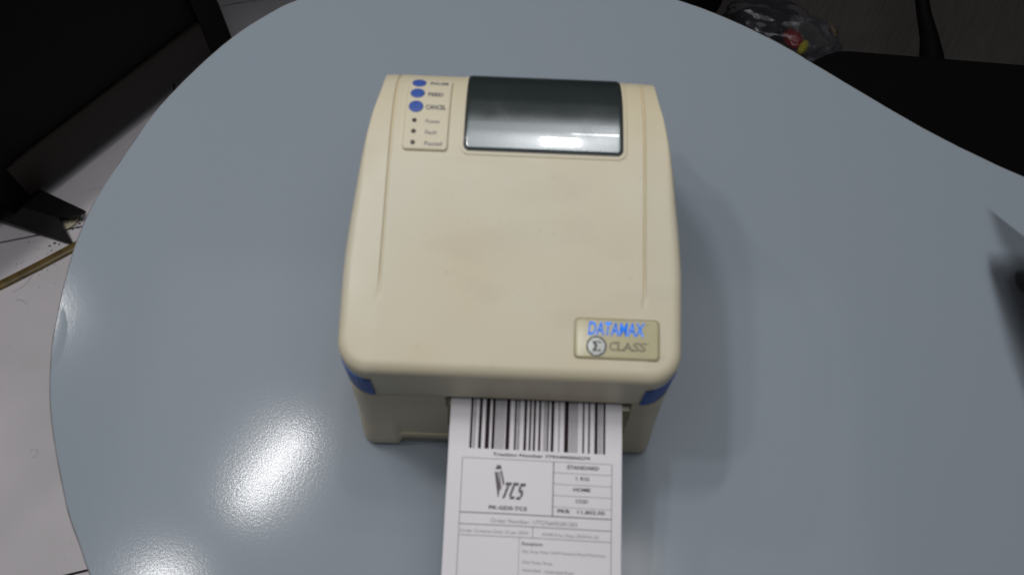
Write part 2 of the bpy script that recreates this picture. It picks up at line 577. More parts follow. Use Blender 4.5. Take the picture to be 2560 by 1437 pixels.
# ------------------------------------------------------------------ printer shape functions
A_, R_, ER = 0.0796, 0.020, 0.0065
DEPTH = 0.25
zc = pchip([-0.02, 0.004, 0.07, 0.1358, 0.1506, 0.1630, 0.172, 0.1784, 0.186, 0.193, 0.200, 0.206, 0.211, 0.216, 0.237, 0.25],
           [0.1302, 0.1355, 0.1501, 0.1647, 0.1672, 0.1680, 0.1677, 0.1666, 0.1645, 0.1616, 0.1574, 0.1517, 0.1445, 0.135, 0.106, 0.096])
Wf = pchip([-0.01, 0.03, 0.06, 0.084, 0.11, 0.139, 0.165, 0.177, 0.185, 0.195, 0.206, 0.222, 0.26],
           [0.1024, 0.1029, 0.1033, 0.1023, 0.0999, 0.0965, 0.0924, 0.0904, 0.0896, 0.0893, 0.0895, 0.0895, 0.0885])
W = 0.1028
def zs(y):
    return zc(y) - 0.0015 + 0.0008 * smooth(0.06, 0.2, y)
def edge_d(x, y):
    ax = abs(x)
    wy = Wf(y)
    qx, qy = ax - (wy - R_), R_ - y
    if qx > 0 and qy > 0:
        return R_ - math.hypot(qx, qy)
    return min(wy - ax, y)
def ztop(x, y):
    ax = abs(x)
    c = zc(y)
    if ax <= A_:
        z = c
    else:
        t = (ax - A_) / (Wf(y) - A_)
        s = zs(y)
        drop = c - s
        ts = 0.04 + 0.4 * smooth(0.05, 0.16, y)          # crease running back along the shoulder
        g = t * 1.25 if t < ts else 1.25 * ts + (t - ts) / (1 - ts) * (1 - 1.25 * ts)
        z = c - drop * g
    # moulded groove either side of the centre panel
    fade = smooth(0.040, 0.062, y)
    gx = abs(ax - A_) / 0.0009
    if gx < 1:
        z -= 0.0020 * fade * (1 - gx * gx)
    d = max(0.0, edge_d(x, y))
    er = ER - 0.0058 * smooth(0.09, 0.17, y)
    if d < er:
        z -= er - math.sqrt(max(0.0, er * er - (er - d) ** 2))
    return z

printer = empty('label_printer', (0, 0.12, 0))
sset(printer, label='aged beige desktop label printer with blue buttons and smoked window', category='printer')

# ---- lid
ys = [R_ * (1 - math.cos(math.pi / 2 * i / 22)) for i in range(22)]
y = R_
while y < DEPTH - 1e-6:
    ys.append(y)
    y += 0.0025
ys.append(DEPTH)
cent = [0.0, 0.01, 0.02, 0.03, 0.04, 0.05, 0.06, 0.07, 0.076, A_ - 0.0010, A_ - 0.0006, A_ - 0.0003, A_, A_ + 0.0003, A_ + 0.0006, A_ + 0.0010]
fr = [1 - (1 - i / 18) ** 2 for i in range(1, 19)]
def cols(y):
    we = Wf(y)
    if y < R_:
        we = we - R_ + math.sqrt(max(0.0, R_ * R_ - (R_ - y) ** 2))
    a1 = cent[-1]
    pos = list(cent) + [a1 + (we - a1) * f_ for f_ in fr]
    return [-p for p in reversed(pos[1:])] + pos
V, Fc = [], []
nc = len(cols(0.1))
for y in ys:
    for x in cols(y):
        V.append((x, y, ztop(x, y)))
for j in range(len(ys) - 1):
    for i in range(nc - 1):
        a = j * nc + i
        Fc.append((a, a + 1, a + nc + 1, a + nc))
nr = len(ys)
loop = [j * nc for j in range(nr - 1, -1, -1)] + list(range(1, nc)) + [j * nc + nc - 1 for j in range(1, nr)] + [(nr - 1) * nc + i for i in range(nc - 2, 0, -1)]
SEAM = 0.0925
def skirt_pt(v, z, k):
    x, y, _ = v
    cxx = x * (1 - k / W)
    cyy = y + (k if y < 0.05 else 0) * (1 - y / 0.05)
    return (cxx, cyy, z)
b0 = len(V)
nl = len(loop)
for zf_, k in ((0.5, 0.0003), (0.0, 0.0008)):
    for i in loop:
        v = V[i]
        V.append(skirt_pt(v, SEAM + (v[2] - SEAM) * zf_, k))
for i in range(nl):
    i2 = (i + 1) % nl
    Fc.append((loop[i], loop[i2], b0 + i2, b0 + i))
    Fc.append((b0 + i, b0 + i2, b0 + nl + i2, b0 + nl + i))
Fc.append(tuple(b0 + nl + i for i in range(nl)))
lid = mesh_obj('lid', V, Fc, M_plastic, printer, sharp=40)

# ---- base
def base_outline(xw, r):
    P = []
    for i in range(0, 41):                                   # left side, back to front
        yy = DEPTH - 0.002 - (DEPTH - 0.002 - r) * i / 40
        P.append((-min(xw, Wf(yy) - 0.0015), yy))
    for i in range(1, 12):
        a = math.pi + math.pi / 2 * i / 12
        P.append((-xw + r + r * math.cos(a), r + 0.0010 + r * math.sin(a)))
    xs = [-xw + r + i * (2 * (xw - r)) / 140 for i in range(141)]
    for x in xs:
        P.append((x, 0.0010))
    for i in range(1, 12):
        a = -math.pi / 2 + math.pi / 2 * i / 12
        P.append((xw - r + r * math.cos(a), r + 0.0010 + r * math.sin(a)))
    for i in range(0, 41):
        yy = r + (DEPTH - 0.002 - r) * i / 40
        P.append((min(xw, Wf(yy) - 0.0015), yy))
    return P
BO = base_outline(0.1025, 0.008)
BO_TOP = base_outline(0.1030, 0.0165)        # the corners tighten towards the foot
zlev = [0.0, 0.0012, 0.003, 0.006, 0.009, 0.0113, 0.0125, 0.015, 0.018, 0.019, 0.022, 0.028, 0.036, 0.037, 0.038, 0.05, 0.062, 0.074, 0.082, 0.088, 0.0900, 0.0905]
V, Fc = [], []
def base_pt(x, y, z):
    ax = abs(x)
    foot = smooth(0.0725, 0.0785, ax) if y < 0.05 else (1.0 if y > 0.2 else 0.35)
    zb = 0.0112 * (1 - foot)
    zz = max(z, zb)
    oy = 0.0
    if y < 0.03:
        w_ = smooth(0.03, 0.0, y)
        oy -= 0.0022 * smooth(0.09, 0.04, zz) * w_
        oy -= 0.0045 * foot * smooth(0.05, 0.004, zz) * w_
        oy -= 0.0012 * (1 - foot) * (1 if zz < 0.0185 else 0) * w_
        if y < 0.004:
            xr = 0.0790
            if -0.0384 < x < xr and z > 0.0372:
                oy += 0.007
    k = 0.0
    if zz < 0.006:
        k = 0.004 - math.sqrt(max(0.0, 0.004 ** 2 - (0.004 * (1 - zz / 0.006)) ** 2))
    k += 0.001 * smooth(0.0878, 0.0905, zz)
    xx = x * (1 - k / 0.1 )
    return (xx, y + oy + (k if y < 0.05 else 0), zz)
nb = len(BO)
for z in zlev:
    tb = smooth(0.0, 0.0905, z) ** 0.8
    for (x, y), (x2, y2) in zip(BO, BO_TOP):
        V.append(base_pt(x + (x2 - x) * tb, y + (y2 - y) * tb, z))
for j in range(len(zlev) - 1):
    for i in range(nb):
        i2 = (i + 1) % nb
        Fc.append((j * nb + i, j * nb + i2, (j + 1) * nb + i2, (j + 1) * nb + i))
Fc.append(tuple((len(zlev) - 1) * nb + i for i in range(nb)))
Fc.append(tuple(range(nb)))
base = mesh_obj('base', V, Fc, M_base, printer, sharp=30)
bm_obj('inner_frame', box_bm((-0.074, 0.012, 0.05), (0.074, 0.235, 0.0935)), M_black, printer, smooth=False)
bm_obj('tear_bar', box_bm((-0.037, -0.0006, 0.0800), (0.0785, 0.010, 0.0825), 0.0007), M_steel, printer)
bm_obj('label_slot', box_bm((-0.0388, 0.0024, 0.0850), (0.0790, 0.010, 0.0918)), M_black, printer, smooth=False)
bm_obj('latch_notch', box_bm((0.060, 0.0070, 0.0385), (0.0765, 0.009, 0.0405)), M_black, printer, smooth=False)

# ---- blue corner inlays on the lid skirt
def inlay(sign):
    P = []
    for i in range(0, 9):
        y = 0.05 - (0.05 - R_) * i / 8
        P.append((Wf(y), y, 1.0, 0.0, 0))
    for i in range(1, 13):
        a = -math.pi / 2 * i / 12
        P.append((Wf(R_) - R_ + R_ * math.cos(a), R_ + R_ * math.sin(a), math.cos(a), math.sin(a), 0))
    P.append((0.0835, 0.0, 0.0, -1.0, 1))
    V, Fc = [], []
    rows = [(0.0938, -0.0010), (0.0938, 0.0004), (0.1190, 0.0004), (0.1190, -0.0010)]
    n = len(P)
    for (z, off) in rows:
        for (x, y, nx_, ny_, last) in P:
            V.append((sign * (x + off * nx_ + ((0.004 if z > 0.1 else 0.0) if last else 0)), y + off * ny_, z))
    for j in range(len(rows) - 1):
        for i in range(n - 1):
            Fc.append((j * n + i, j * n + i + 1, (j + 1) * n + i + 1, (j + 1) * n + i))
    Fc.append((n - 1, 2 * n - 1, 3 * n - 1, 4 * n - 1))
    Fc.append((0, n, 2 * n, 3 * n))
    return mesh_obj('corner_inlay', V, Fc, M_bluedark, printer, sharp=40)
inlay(1)
inlay(-1)

# ---- conforming raised plates
def plate(name, x0, x1, y0, y1, rad, off, bev, material, back_round=True, ny=40, nx=28, parent=printer, sink=0.0012, hole=None):
    xm, hw = (x0 + x1) / 2, (x1 - x0) / 2
    V, Fc = [], []
    def clus(n):
        return [0.5 - 0.5 * math.cos(math.pi * i / n) for i in range(n + 1)]
    rows = [y0 + (y1 - y0) * t for t in clus(ny)]
    cl = [2 * t - 1 for t in clus(nx)]
    for y in rows:
        w_ = hw
        e = rad - (y - y0)
        if e > 0:
            w_ = hw - rad + math.sqrt(max(0, rad * rad - e * e))
        e = rad - (y1 - y)
        if back_round and e > 0:
            w_ = hw - rad + math.sqrt(max(0, rad * rad - e * e))
        for c in cl:
            x = xm + w_ * c
            d = min(w_ * (1 - abs(c)), y - y0, (y1 - y) if back_round else 9)
            t = min(1.0, max(0.0, d / bev))
            V.append((x, y, zc(y) + off * math.sqrt(max(0.0, 1 - (1 - t) ** 2)) - (sink if t <= 0 else 0)))
    n = nx + 1
    for j in range(ny):
        for i in range(nx):
            a = j * n + i
            Fc.append((a, a + 1, a + n + 1, a + n))
    return mesh_obj(name, V, Fc, material, parent, sharp=50)

def disc(name, cx, cy, r, h, material, parent=printer, base_off=0.0, ry=None):
    V, Fc = [], []
    ry = ry or r
    n = 32
    prof = [(1.0, -0.0006), (1.0, h * 0.45), (0.94, h * 0.72), (0.8, h * 0.88), (0.5, h * 0.97), (0.2, h)]
    for (k, z) in prof:
        for i in range(n):
            a = 2 * math.pi * i / n
            x, y = cx + r * k * math.cos(a), cy + ry * k * math.sin(a)
            V.append((x, y, zc(y) + base_off + z))
    for j in range(len(prof) - 1):
        for i in range(n):
            Fc.append((j * n + i, j * n + (i + 1) % n, (j + 1) * n + (i + 1) % n, (j + 1) * n + i))
    Fc.append(tuple((len(prof) - 1) * n + i for i in range(n)))
    return mesh_obj(name, V, Fc, material, parent, sharp=60)

win_rim = plate('window_rim', -0.0365, 0.0690, 0.1338, 0.236, 0.0065, 0.0007, 0.0022, M_plastic, back_round=False, ny=90, nx=40)
gas = plate('window_gasket', -0.0342, 0.0663, 0.1362, 0.236, 0.0045, 0.0010, 0.0004, M_gasket, back_round=False, ny=90, nx=40)
win = plate('window', -0.0334, 0.0655, 0.1371, 0.236, 0.0038, 0.0019, 0.0016, M_window, back_round=False, ny=120, nx=40)
panel = plate('control_panel', -0.0722, -0.0435, 0.1352, 0.1925, 0.0030, 0.0018, 0.0011, M_plate, back_round=True, ny=60, nx=24)
PO = 0.0018
for cy, ry, nm in ((0.1876, 0.0041, 'pause'), (0.1770, 0.0043, 'feed'), (0.1656, 0.0045, 'cancel')):
    b = disc('button', -0.0653, cy, 0.0046, 0.0007, M_blue, base_off=PO, ry=ry)
    b['label'] = 'blue round %s button' % nm
for cy, mm_ in ((0.1551, M_led_green), (0.1473, M_led_red), (0.1398, M_led_green)):
    disc('indicator_light', -0.0655, cy, 0.00150, 0.0003, mm_, base_off=PO)

# ---- text helper
def text_mesh(body, bold=0.0, shear=0.0):
    cu = bpy.data.curves.new('txt', 'FONT')
    cu.body = body
    cu.size = 1.0
    cu.offset = bold
    cu.shear = shear
    cu.resolution_u = 3
    o = bpy.data.objects.new('txt', cu)
    COL.objects.link(o)
    bpy.context.view_layer.update()
    dg = bpy.context.evaluated_depsgraph_get()
    me = bpy.data.meshes.new_from_object(o.evaluated_get(dg))
    vs = [v.co.copy() for v in me.vertices]
    fs = [tuple(p.vertices) for p in me.polygons]
    bpy.data.meshes.remove(me)
    bpy.data.objects.remove(o)
    bpy.data.curves.remove(cu)
    return vs, fs

def put_text(body, x0, x1, yb, yt, surf, bold=0.0, shear=0.0):
    """text stretched to x0..x1, cap height from yb to yt"""
    vs, fs = text_mesh(body, bold, shear)
    a, b = min(v.x for v in vs), max(v.x for v in vs)
    cap = 0.72
    return [surf(x0 + (v.x - a) / (b - a) * (x1 - x0), yb + v.y / cap * (yt - yb)) for v in vs], fs

def join(parts):
    V, Fc = [], []
    for vs, fs in parts:
        b = len(V)
        V += vs
        Fc += [tuple(i + b for i in f_) for f_ in fs]
    return V, Fc

def quad_strip(pts_a, pts_b, surf):
    V = [surf(*p) for p in pts_a] + [surf(*p) for p in pts_b]
    n = len(pts_a)
    return V, [(i, i + 1, n + i + 1, n + i) for i in range(n - 1)]

pan = lambda x, y: (x, y, zc(y) + PO + 0.00012)
V, Fc = join([put_text('PAUSE', -0.0580, -0.0462, 0.1862, 0.1893, pan, 0.025),
              put_text('FEED', -0.0583, -0.0487, 0.1747, 0.1780, pan, 0.025),
              put_text('CANCEL', -0.0590, -0.0464, 0.1638, 0.1673, pan, 0.025)])
mesh_obj('button_lettering', V, Fc, M_print_grey, panel, smooth=False)
V, Fc = join([put_text('Power', -0.0585, -0.0493, 0.1534, 0.1562, pan, 0.01),
              put_text('Fault', -0.0581, -0.0508, 0.1456, 0.1484, pan, 0.01),
              put_text('Paused', -0.0581, -0.0473, 0.1381, 0.1409, pan, 0.01)])
mesh_obj('indicator_lettering', V, Fc, M_print_light, panel, smooth=False)

# ---- badge
plate('badge_edge', 0.0376, 0.0886, 0.0118, 0.0360, 0.0030, 0.0005, 0.0006, M_badge_edge)
badge = plate('badge', 0.0384, 0.0878, 0.0126, 0.0352, 0.0026, 0.0008, 0.0006, M_badge)
bad = lambda x, y: (x, y, zc(y) + 0.0008 + 0.0001)
bad2 = lambda x, y: (x, y, zc(y) + 0.0008 + 0.0002)
bad3 = lambda x, y: (x, y, zc(y) + 0.0008 + 0.0003)
V, Fc = put_text('DATAMAX', 0.0459, 0.0797, 0.0258, 0.0338, bad, 0.018, 0.16)
mesh_obj('blue_foil_lettering', V, Fc, M_foil, badge, smooth=False)
def ring(cx, cy, r0, r1, surf, n=40):
    V, Fc = [], []
    for i in range(n):
        a = 2 * math.pi * i / n
        V.append(surf(cx + r0 * math.cos(a), cy + r0 * math.sin(a)))
        V.append(surf(cx + r1 * math.cos(a), cy + r1 * math.sin(a)))
    for i in range(n):
        j = (i + 1) % n
        Fc.append((2 * i, 2 * i + 1, 2 * j + 1, 2 * j))
    return V, Fc
ex, ey = 0.0511, 0.0192
V, Fc = ring(ex, ey, 0.0002, 0.0050, bad)
mesh_obj('emblem_disc', V, Fc, M_silver, badge, smooth=False)
def poly(pts, surf):
    return [surf(*p) for p in pts], [tuple(range(len(pts)))]
E_ = [(-0.0024, 0.0030), (0.0026, 0.0030), (0.0026, 0.0017), (0.0019, 0.0017), (0.0015, 0.0022), (-0.0004, 0.0022), (0.0006, 0.0002), (0.0006, -0.0003),
      (-0.0004, -0.0022), (0.0015, -0.0022), (0.0019, -0.0016), (0.0026, -0.0016), (0.0026, -0.0031), (-0.0024, -0.0031), (-0.0024, -0.0024), (-0.0010, -0.0001), (-0.0024, 0.0023)]
V, Fc = join([ring(ex, ey, 0.0050, 0.0060, bad2), poly([(ex + a, ey + b) for a, b in E_], bad2)])
mesh_obj('emblem', V, Fc, M_charcoal, badge, smooth=False)
# serif CLASS: plain letters with drawn serifs
parts = [put_text('C', 0.0588, 0.0628, 0.0170, 0.0221, bad), put_text('L', 0.0636, 0.0668, 0.0170, 0.0221, bad), put_text('A', 0.0670, 0.0722, 0.0170, 0.0221, bad),
         put_text('S', 0.0728, 0.0760, 0.0170, 0.0221, bad), put_text('S', 0.0767, 0.0799, 0.0170, 0.0221, bad), put_text('TM', 0.0806, 0.0822, 0.0210, 0.0219, bad), put_text('TM', 0.0800, 0.0814, 0.0322, 0.0331, bad)]
def bar(x0, x1, y0, y1, surf=bad):
    return poly([(x0, y0), (x1, y0), (x1, y1), (x0, y1)], surf)
parts += [bar(0.0631, 0.0648, 0.01695, 0.0174), bar(0.0631, 0.0648, 0.0217, 0.02215), bar(0.0663, 0.0669, 0.0171, 0.0184), bar(0.0666, 0.0682, 0.01695, 0.0174), bar(0.0712, 0.0728, 0.01695, 0.0174),
          bar(0.0623, 0.0629, 0.0206, 0.0222), bar(0.0726, 0.0731, 0.0169, 0.0183), bar(0.0758, 0.0763, 0.0207, 0.0222), bar(0.0765, 0.0770, 0.0169, 0.0183), bar(0.0797, 0.0802, 0.0207, 0.0222)]
V, Fc = join(parts)
mesh_obj('badge_lettering', V, Fc, M_classprint, badge, smooth=False)

# ------------------------------------------------------------------ printed label
zlab = pchip([-0.245, -0.21, -0.17, -0.125, -0.09, -0.05, -0.01, 0.006, 0.02], [0.010, 0.030, 0.0500, 0.0625, 0.0692, 0.0767, 0.0842, 0.0868, 0.088])
LX0, LX1 = -0.0357, 0.0729
def lab_surf(off):
    def fn(x, y):
        yy = y - 0.010 * (x - 0.0186)
        q = (x - 0.0186) / 0.0543
        away = smooth(0.0, -0.10, yy)
        cup = (-0.0022 * q * q + 0.0006 * math.sin(3.1 * q + 40 * yy)) * away
        return (x, yy, zlab(yy) + cup + off)
    return fn
label_root = empty('shipping_label', (0.0186, 0.0, 0.086))
sset(label_root, label='white printed shipping label feeding out of the printer slot', category='label')
S0 = lab_surf(0.0)
V, Fc = [], []
yl = [0.012 - 0.252 * i / 84 for i in range(85)]
xl = [LX0 + (LX1 - LX0) * i / 36 for i in range(37)]
for y in yl:
    for x in xl:
        V.append(S0(x, y))
for j in range(84):
    for i in range(36):
        a = j * 37 + i
        Fc.append((a, a + 1, a + 38, a + 37))
top_n = len(V)
V += [(v[0], v[1], v[2] - 0.00022) for v in V[:top_n]]
Fc += [tuple(top_n + i for i in reversed(f_)) for f_ in Fc[:]]
lp = [i for i in range(37)] + [j * 37 + 36 for j in range(1, 85)] + [84 * 37 + i for i in range(35, -1, -1)] + [j * 37 for j in range(83, 0, -1)]
for i in range(len(lp)):
    a, b = lp[i], lp[(i + 1) % len(lp)]
    Fc.append((a, b, b + top_n, a + top_n))
mesh_obj('paper', V, Fc, M_paper, label_root, sharp=50)
SL = lab_surf(0.00016)
def lbar(x0, x1, y0, y1, n=6):
    return quad_strip([(x0, y0 + (y1 - y0) * i / n) for i in range(n + 1)], [(x1, y0 + (y1 - y0) * i / n) for i in range(n + 1)], SL)
bars = [(250, 268), (315, 338), (365, 397), (415, 438), (520, 550), (585, 600), (657, 678), (697, 712), (728, 745), (768, 785), (832, 845), (862, 885), (963, 997), (1102, 1115), (1145, 1158), (1193, 1217), (1258, 1275)]
thin = [(278, 282), (287, 290)] + [(447 + 14 * k, 452 + 14 * k) for k in range(5)] + [(608, 613), (619, 624), (808, 812), (819, 824), (921, 927)] + [(1006 + 13 * k, 1011 + 13 * k) for k in range(5)] + [(1225, 1229), (1236, 1240), (1246, 1249)]
bx = lambda u: -0.0228 + (u - 250) / 1025 * 0.0852
V, Fc = join([lbar(bx(a), bx(b), 0.0065, -0.0286, 16) for a, b in bars + thin])
mesh_obj('barcode', V, Fc, M_ink, label_root, smooth=False)
def ltxt(body, x0, x1, y, h, bold=0.0, shear=0.0):
    return put_text(body, x0, x1, y - h / 2, y + h / 2, SL, bold, shear)
V, Fc = join([ltxt('Tracking Number 7793490004279', -0.0078, 0.0530, -0.0316, 0.0019, 0.02),
              ltxt('PK-GDS-TCS', -0.0088, 0.0146, -0.0633, 0.0022, 0.025),
              ltxt('STANDARD', 0.0388, 0.0586, -0.0373, 0.0022, 0.025),
              ltxt('1 KG', 0.0446, 0.0526, -0.0438, 0.0021, 0.02),
              ltxt('HOME', 0.0430, 0.0535, -0.0504, 0.0021, 0.025),
              ltxt('COD', 0.0445, 0.0520, -0.0572, 0.0021, 0.02),
              ltxt('PKR', 0.0335, 0.0412, -0.0634, 0.0021, 0.025),
              ltxt('11,802.00', 0.0458, 0.0626, -0.0634, 0.0021, 0.015)])
mesh_obj('bold_lettering', V, Fc, M_ink, label_root, smooth=False)
V, Fc = join([ltxt('Order Number: 177276605281283', -0.0073, 0.0457, -0.0709, 0.0025)])
mesh_obj('order_lettering', V, Fc, M_ink_faint, label_root, smooth=False)
V, Fc = join([ltxt('Order Creation Date 25 Jan 2024', -0.0258, 0.0158, -0.0773, 0.0019),
              ltxt('AWB Print Date 2024-01-25', 0.0243, 0.0590, -0.0775, 0.0019),
              ltxt('Flat Shop Near DHP Hospital Road Pharmacy', 0.0125, 0.0635, -0.0878, 0.0017),
              ltxt('Old Fatta Shop', 0.0127, 0.0310, -0.0940, 0.0018),
              ltxt('Hyderabad', 0.0129, 0.0240, -0.0984, 0.0018), ltxt('Hyderabad Road', 0.0266, 0.0440, -0.0987, 0.0018)])
mesh_obj('address_lettering', V, Fc, M_ink_faint, label_root, smooth=False)
V, Fc = join([ltxt('Recipient', 0.0123, 0.0250, -0.0834, 0.0019, 0.02)])
mesh_obj('recipient_lettering', V, Fc, M_ink_grey, label_root, smooth=False)
# ruled box
def hline(x0, x1, y, w=0.00016):
    n = 32
    return quad_strip([(x0 + (x1 - x0) * i / n, y - w) for i in range(n + 1)], [(x0 + (x1 - x0) * i / n, y + w) for i in range(n + 1)], SL)
def vline(x, y0, y1, w=0.00016):
    return lbar(x - w, x + w, y0, y1, max(8, int(abs(y1 - y0) / 0.002)))
BL, BR, BM = -0.0266, 0.0668, 0.0304
rules = [hline(BL, BR, -0.0345, 0.00013), vline(BL, -0.0345, -0.235), vline(BR, -0.0345, -0.235), hline(BM, BR, -0.0411, 0.00012), hline(BM, BR, -0.0478, 0.00012), hline(BM, BR, -0.0545, 0.00012), hline(BM, BR, -0.0613, 0.0001),
         hline(BL, BR, -0.0736, 0.0002), hline(BL, BR, -0.0800, 0.00015), vline(0.0186, -0.0736, -0.0800), hline(BL, BR, -0.1180), vline(0.0106, -0.0800, -0.1180, 0.0001)]
V, Fc = join(rules)
mesh_obj('thin_rules', V, Fc, M_ink_grey, label_root, smooth=False)
V, Fc = join([hline(BL, BR, -0.0668, 0.00028), vline(BM, -0.0345, -0.0668, 0.00030)])
mesh_obj('thick_rules', V, Fc, M_ink_grey, label_root, smooth=False)
# courier emblem: leaning striped block and slanted letters
lp_ = lambda X, Y: (-0.0055 + (1120 + X / 5.818 - 1240) * 0.000252, -0.0381 - (1120 + Y / 5.818 - 1162) * 0.000238)
def lpoly(pts):
    return poly([lp_(*p) for p in pts], SL)
V, Fc = join([lpoly([(715, 245), (765, 245), (785, 300), (690, 312)]),
              lpoly([(683, 350), (722, 345), (770, 560), (752, 715), (740, 705)]),
              lpoly([(735, 343), (752, 340), (790, 590), (778, 620)]),
              lpoly([(763, 330), (785, 318), (830, 505), (810, 545)])])
mesh_obj('courier_emblem', V, Fc, M_ink_grey, label_root, smooth=False)
def lseg(p, q, w):
    return lpoly([(p[0] - w, p[1]), (p[0] + w, p[1]), (q[0] + w, q[1]), (q[0] - w, q[1])])
def lh(x0, x1, y, h, sl=0.28):
    return lpoly([(x0, y), (x1, y), (x1 - h * sl, y + h), (x0 - h * sl, y + h)])
V, Fc = join([lh(855, 940, 490, 46), lseg((885, 540), (822, 725), 17),
              lh(960, 1040, 490, 46), lseg((965, 540), (915, 690), 17), lh(920, 985, 690, 42),
              lh(1062, 1140, 495, 46), lseg((1062, 545), (1045, 600), 17), lh(1045, 1105, 595, 40), lseg((1090, 635), (1070, 695), 17), lh(1010, 1075, 695, 40)])
mesh_obj('courier_lettering', V, Fc, M_ink_grey, label_root, smooth=False)

# ------------------------------------------------------------------ dark blur of unknown cause, made up as layered sheer black sheets
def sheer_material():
    mt = bpy.data.materials.new('sheer_black_sheet')
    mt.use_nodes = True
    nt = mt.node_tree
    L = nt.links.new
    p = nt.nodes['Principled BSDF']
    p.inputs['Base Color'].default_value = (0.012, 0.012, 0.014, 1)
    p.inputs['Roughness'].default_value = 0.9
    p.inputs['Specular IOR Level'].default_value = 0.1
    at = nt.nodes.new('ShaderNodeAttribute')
    at.attribute_name = 'sheet_alpha'
    L(at.outputs['Fac'], p.inputs['Alpha'])  # sheets fade out at their rims to soften the blur
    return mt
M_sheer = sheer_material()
sheets = empty('dark_blur_sheets', (0.43, 0.10, 0))
sset(sheets, label='unidentified dark blur built of sheer black sheets layered at the right edge of the table', category='sheets')
def blur_sheet(pts, z, dens, edge_fade):
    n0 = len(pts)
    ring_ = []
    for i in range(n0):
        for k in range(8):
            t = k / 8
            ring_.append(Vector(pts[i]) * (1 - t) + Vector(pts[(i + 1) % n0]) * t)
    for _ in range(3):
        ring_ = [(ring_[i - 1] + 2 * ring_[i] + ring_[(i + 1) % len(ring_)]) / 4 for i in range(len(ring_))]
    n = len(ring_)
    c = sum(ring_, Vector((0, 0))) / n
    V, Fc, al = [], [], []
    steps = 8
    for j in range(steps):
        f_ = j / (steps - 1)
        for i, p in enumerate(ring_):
            q = p + (c - p).normalized() * edge_fade * (f_ - 0.5)
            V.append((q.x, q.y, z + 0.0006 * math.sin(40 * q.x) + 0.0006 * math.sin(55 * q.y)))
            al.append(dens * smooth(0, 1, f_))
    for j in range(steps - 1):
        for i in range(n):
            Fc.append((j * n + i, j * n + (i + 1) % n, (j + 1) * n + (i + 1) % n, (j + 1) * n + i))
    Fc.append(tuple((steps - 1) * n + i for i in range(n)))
    me = bpy.data.meshes.new('blur_sheet')
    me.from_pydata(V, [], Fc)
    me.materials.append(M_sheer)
    a = me.attributes.new('sheet_alpha', 'FLOAT', 'POINT')
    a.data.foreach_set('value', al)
    o = bpy.data.objects.new('blur_sheet', me)
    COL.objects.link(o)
    o.parent = sheets
    o.matrix_parent_inverse = Matrix.Translation(sheets.location).inverted()
blur_sheet([(0.3960, 0.2150), (0.4085, 0.2012), (0.4343, 0.1743), (0.4804, 0.1744), (0.4725, 0.145), (0.4085, 0.1412), (0.3980, 0.1852)], 0.002, 0.32, 0.016)
blur_sheet([(0.3824, 0.1718), (0.4263, 0.1709), (0.492, 0.1739), (0.4446, 0.0037), (0.3919, 0.0016), (0.3872, 0.0436), (0.3834, 0.0852), (0.3815, 0.1363)], 0.004, 0.28, 0.012)
blur_sheet([(0.3802, 0.1605), (0.4231, 0.1623), (0.4883, 0.1653), (0.4516, 0.0334), (0.4009, 0.0312), (0.3928, 0.0684), (0.3849, 0.125)], 0.006, 0.38, 0.012)
blur_sheet([(0.3907, 0.1511), (0.4202, 0.1546), (0.4848, 0.1575), (0.4544, 0.0483), (0.4063, 0.0463), (0.3968, 0.0907), (0.3921, 0.1244)], 0.008, 0.45, 0.012)
blur_sheet([(0.4, 0.1477), (0.4177, 0.1492), (0.482, 0.1521), (0.4618, 0.0797), (0.4129, 0.0776), (0.4055, 0.1104)], 0.010, 0.7, 0.012)

# ------------------------------------------------------------------ dark desk on the left
u = Vector((0.604, 0.797, 0))                      # along the panel
nrm = Vector((0.797, -0.604, 0))                   # towards the camera
A0 = Vector((-0.846, 0.629, 0))
def desk_box(name, s0, s1, d0, d1, z0, z1, material, parent, bevel=0.002):
    bm = box_bm((s0, d0, z0), (s1, d1, z1), bevel)
    for v in bm.verts:
        s, d, z = v.co
        v.co = A0 + u * s + nrm * d + Vector((0, 0, z))
    return bm_obj(name, bm, material, parent)
desk = empty('dark_desk', (A0.x, A0.y, ZF))
sset(desk, label='near-black desk with panel and steel foot standing left of the table', category='desk')
desk_box('bottom_rail', -0.02, 0.425, -0.02, 0.0, -0.70, -0.618, M_rail, desk)
desk_box('back_panel', -0.35, 0.425, -0.026, -0.006, -0.617, -0.02, M_wenge, desk)
desk_box('post', 0.405, 0.457, -0.045, 0.002, ZF + 0.001, -0.02, M_post, desk)
desk_box('post', -0.06, -0.005, -0.06, -0.004, ZF + 0.03, -0.02, M_post, desk)
desk_box('unseen_shade_board', 0.505, 1.25, -0.62, 0.38, -0.018, 0.008, M_wenge, desk)  # board added out of view to shade the far floor
desk_box('desk_top', -0.5, 0.50, -0.62, 0.11, -0.018, 0.008, M_wenge, desk)
desk_box('side_panel', -0.40, -0.065, -0.05, -0.01, -0.69, -0.617, M_wenge, desk)
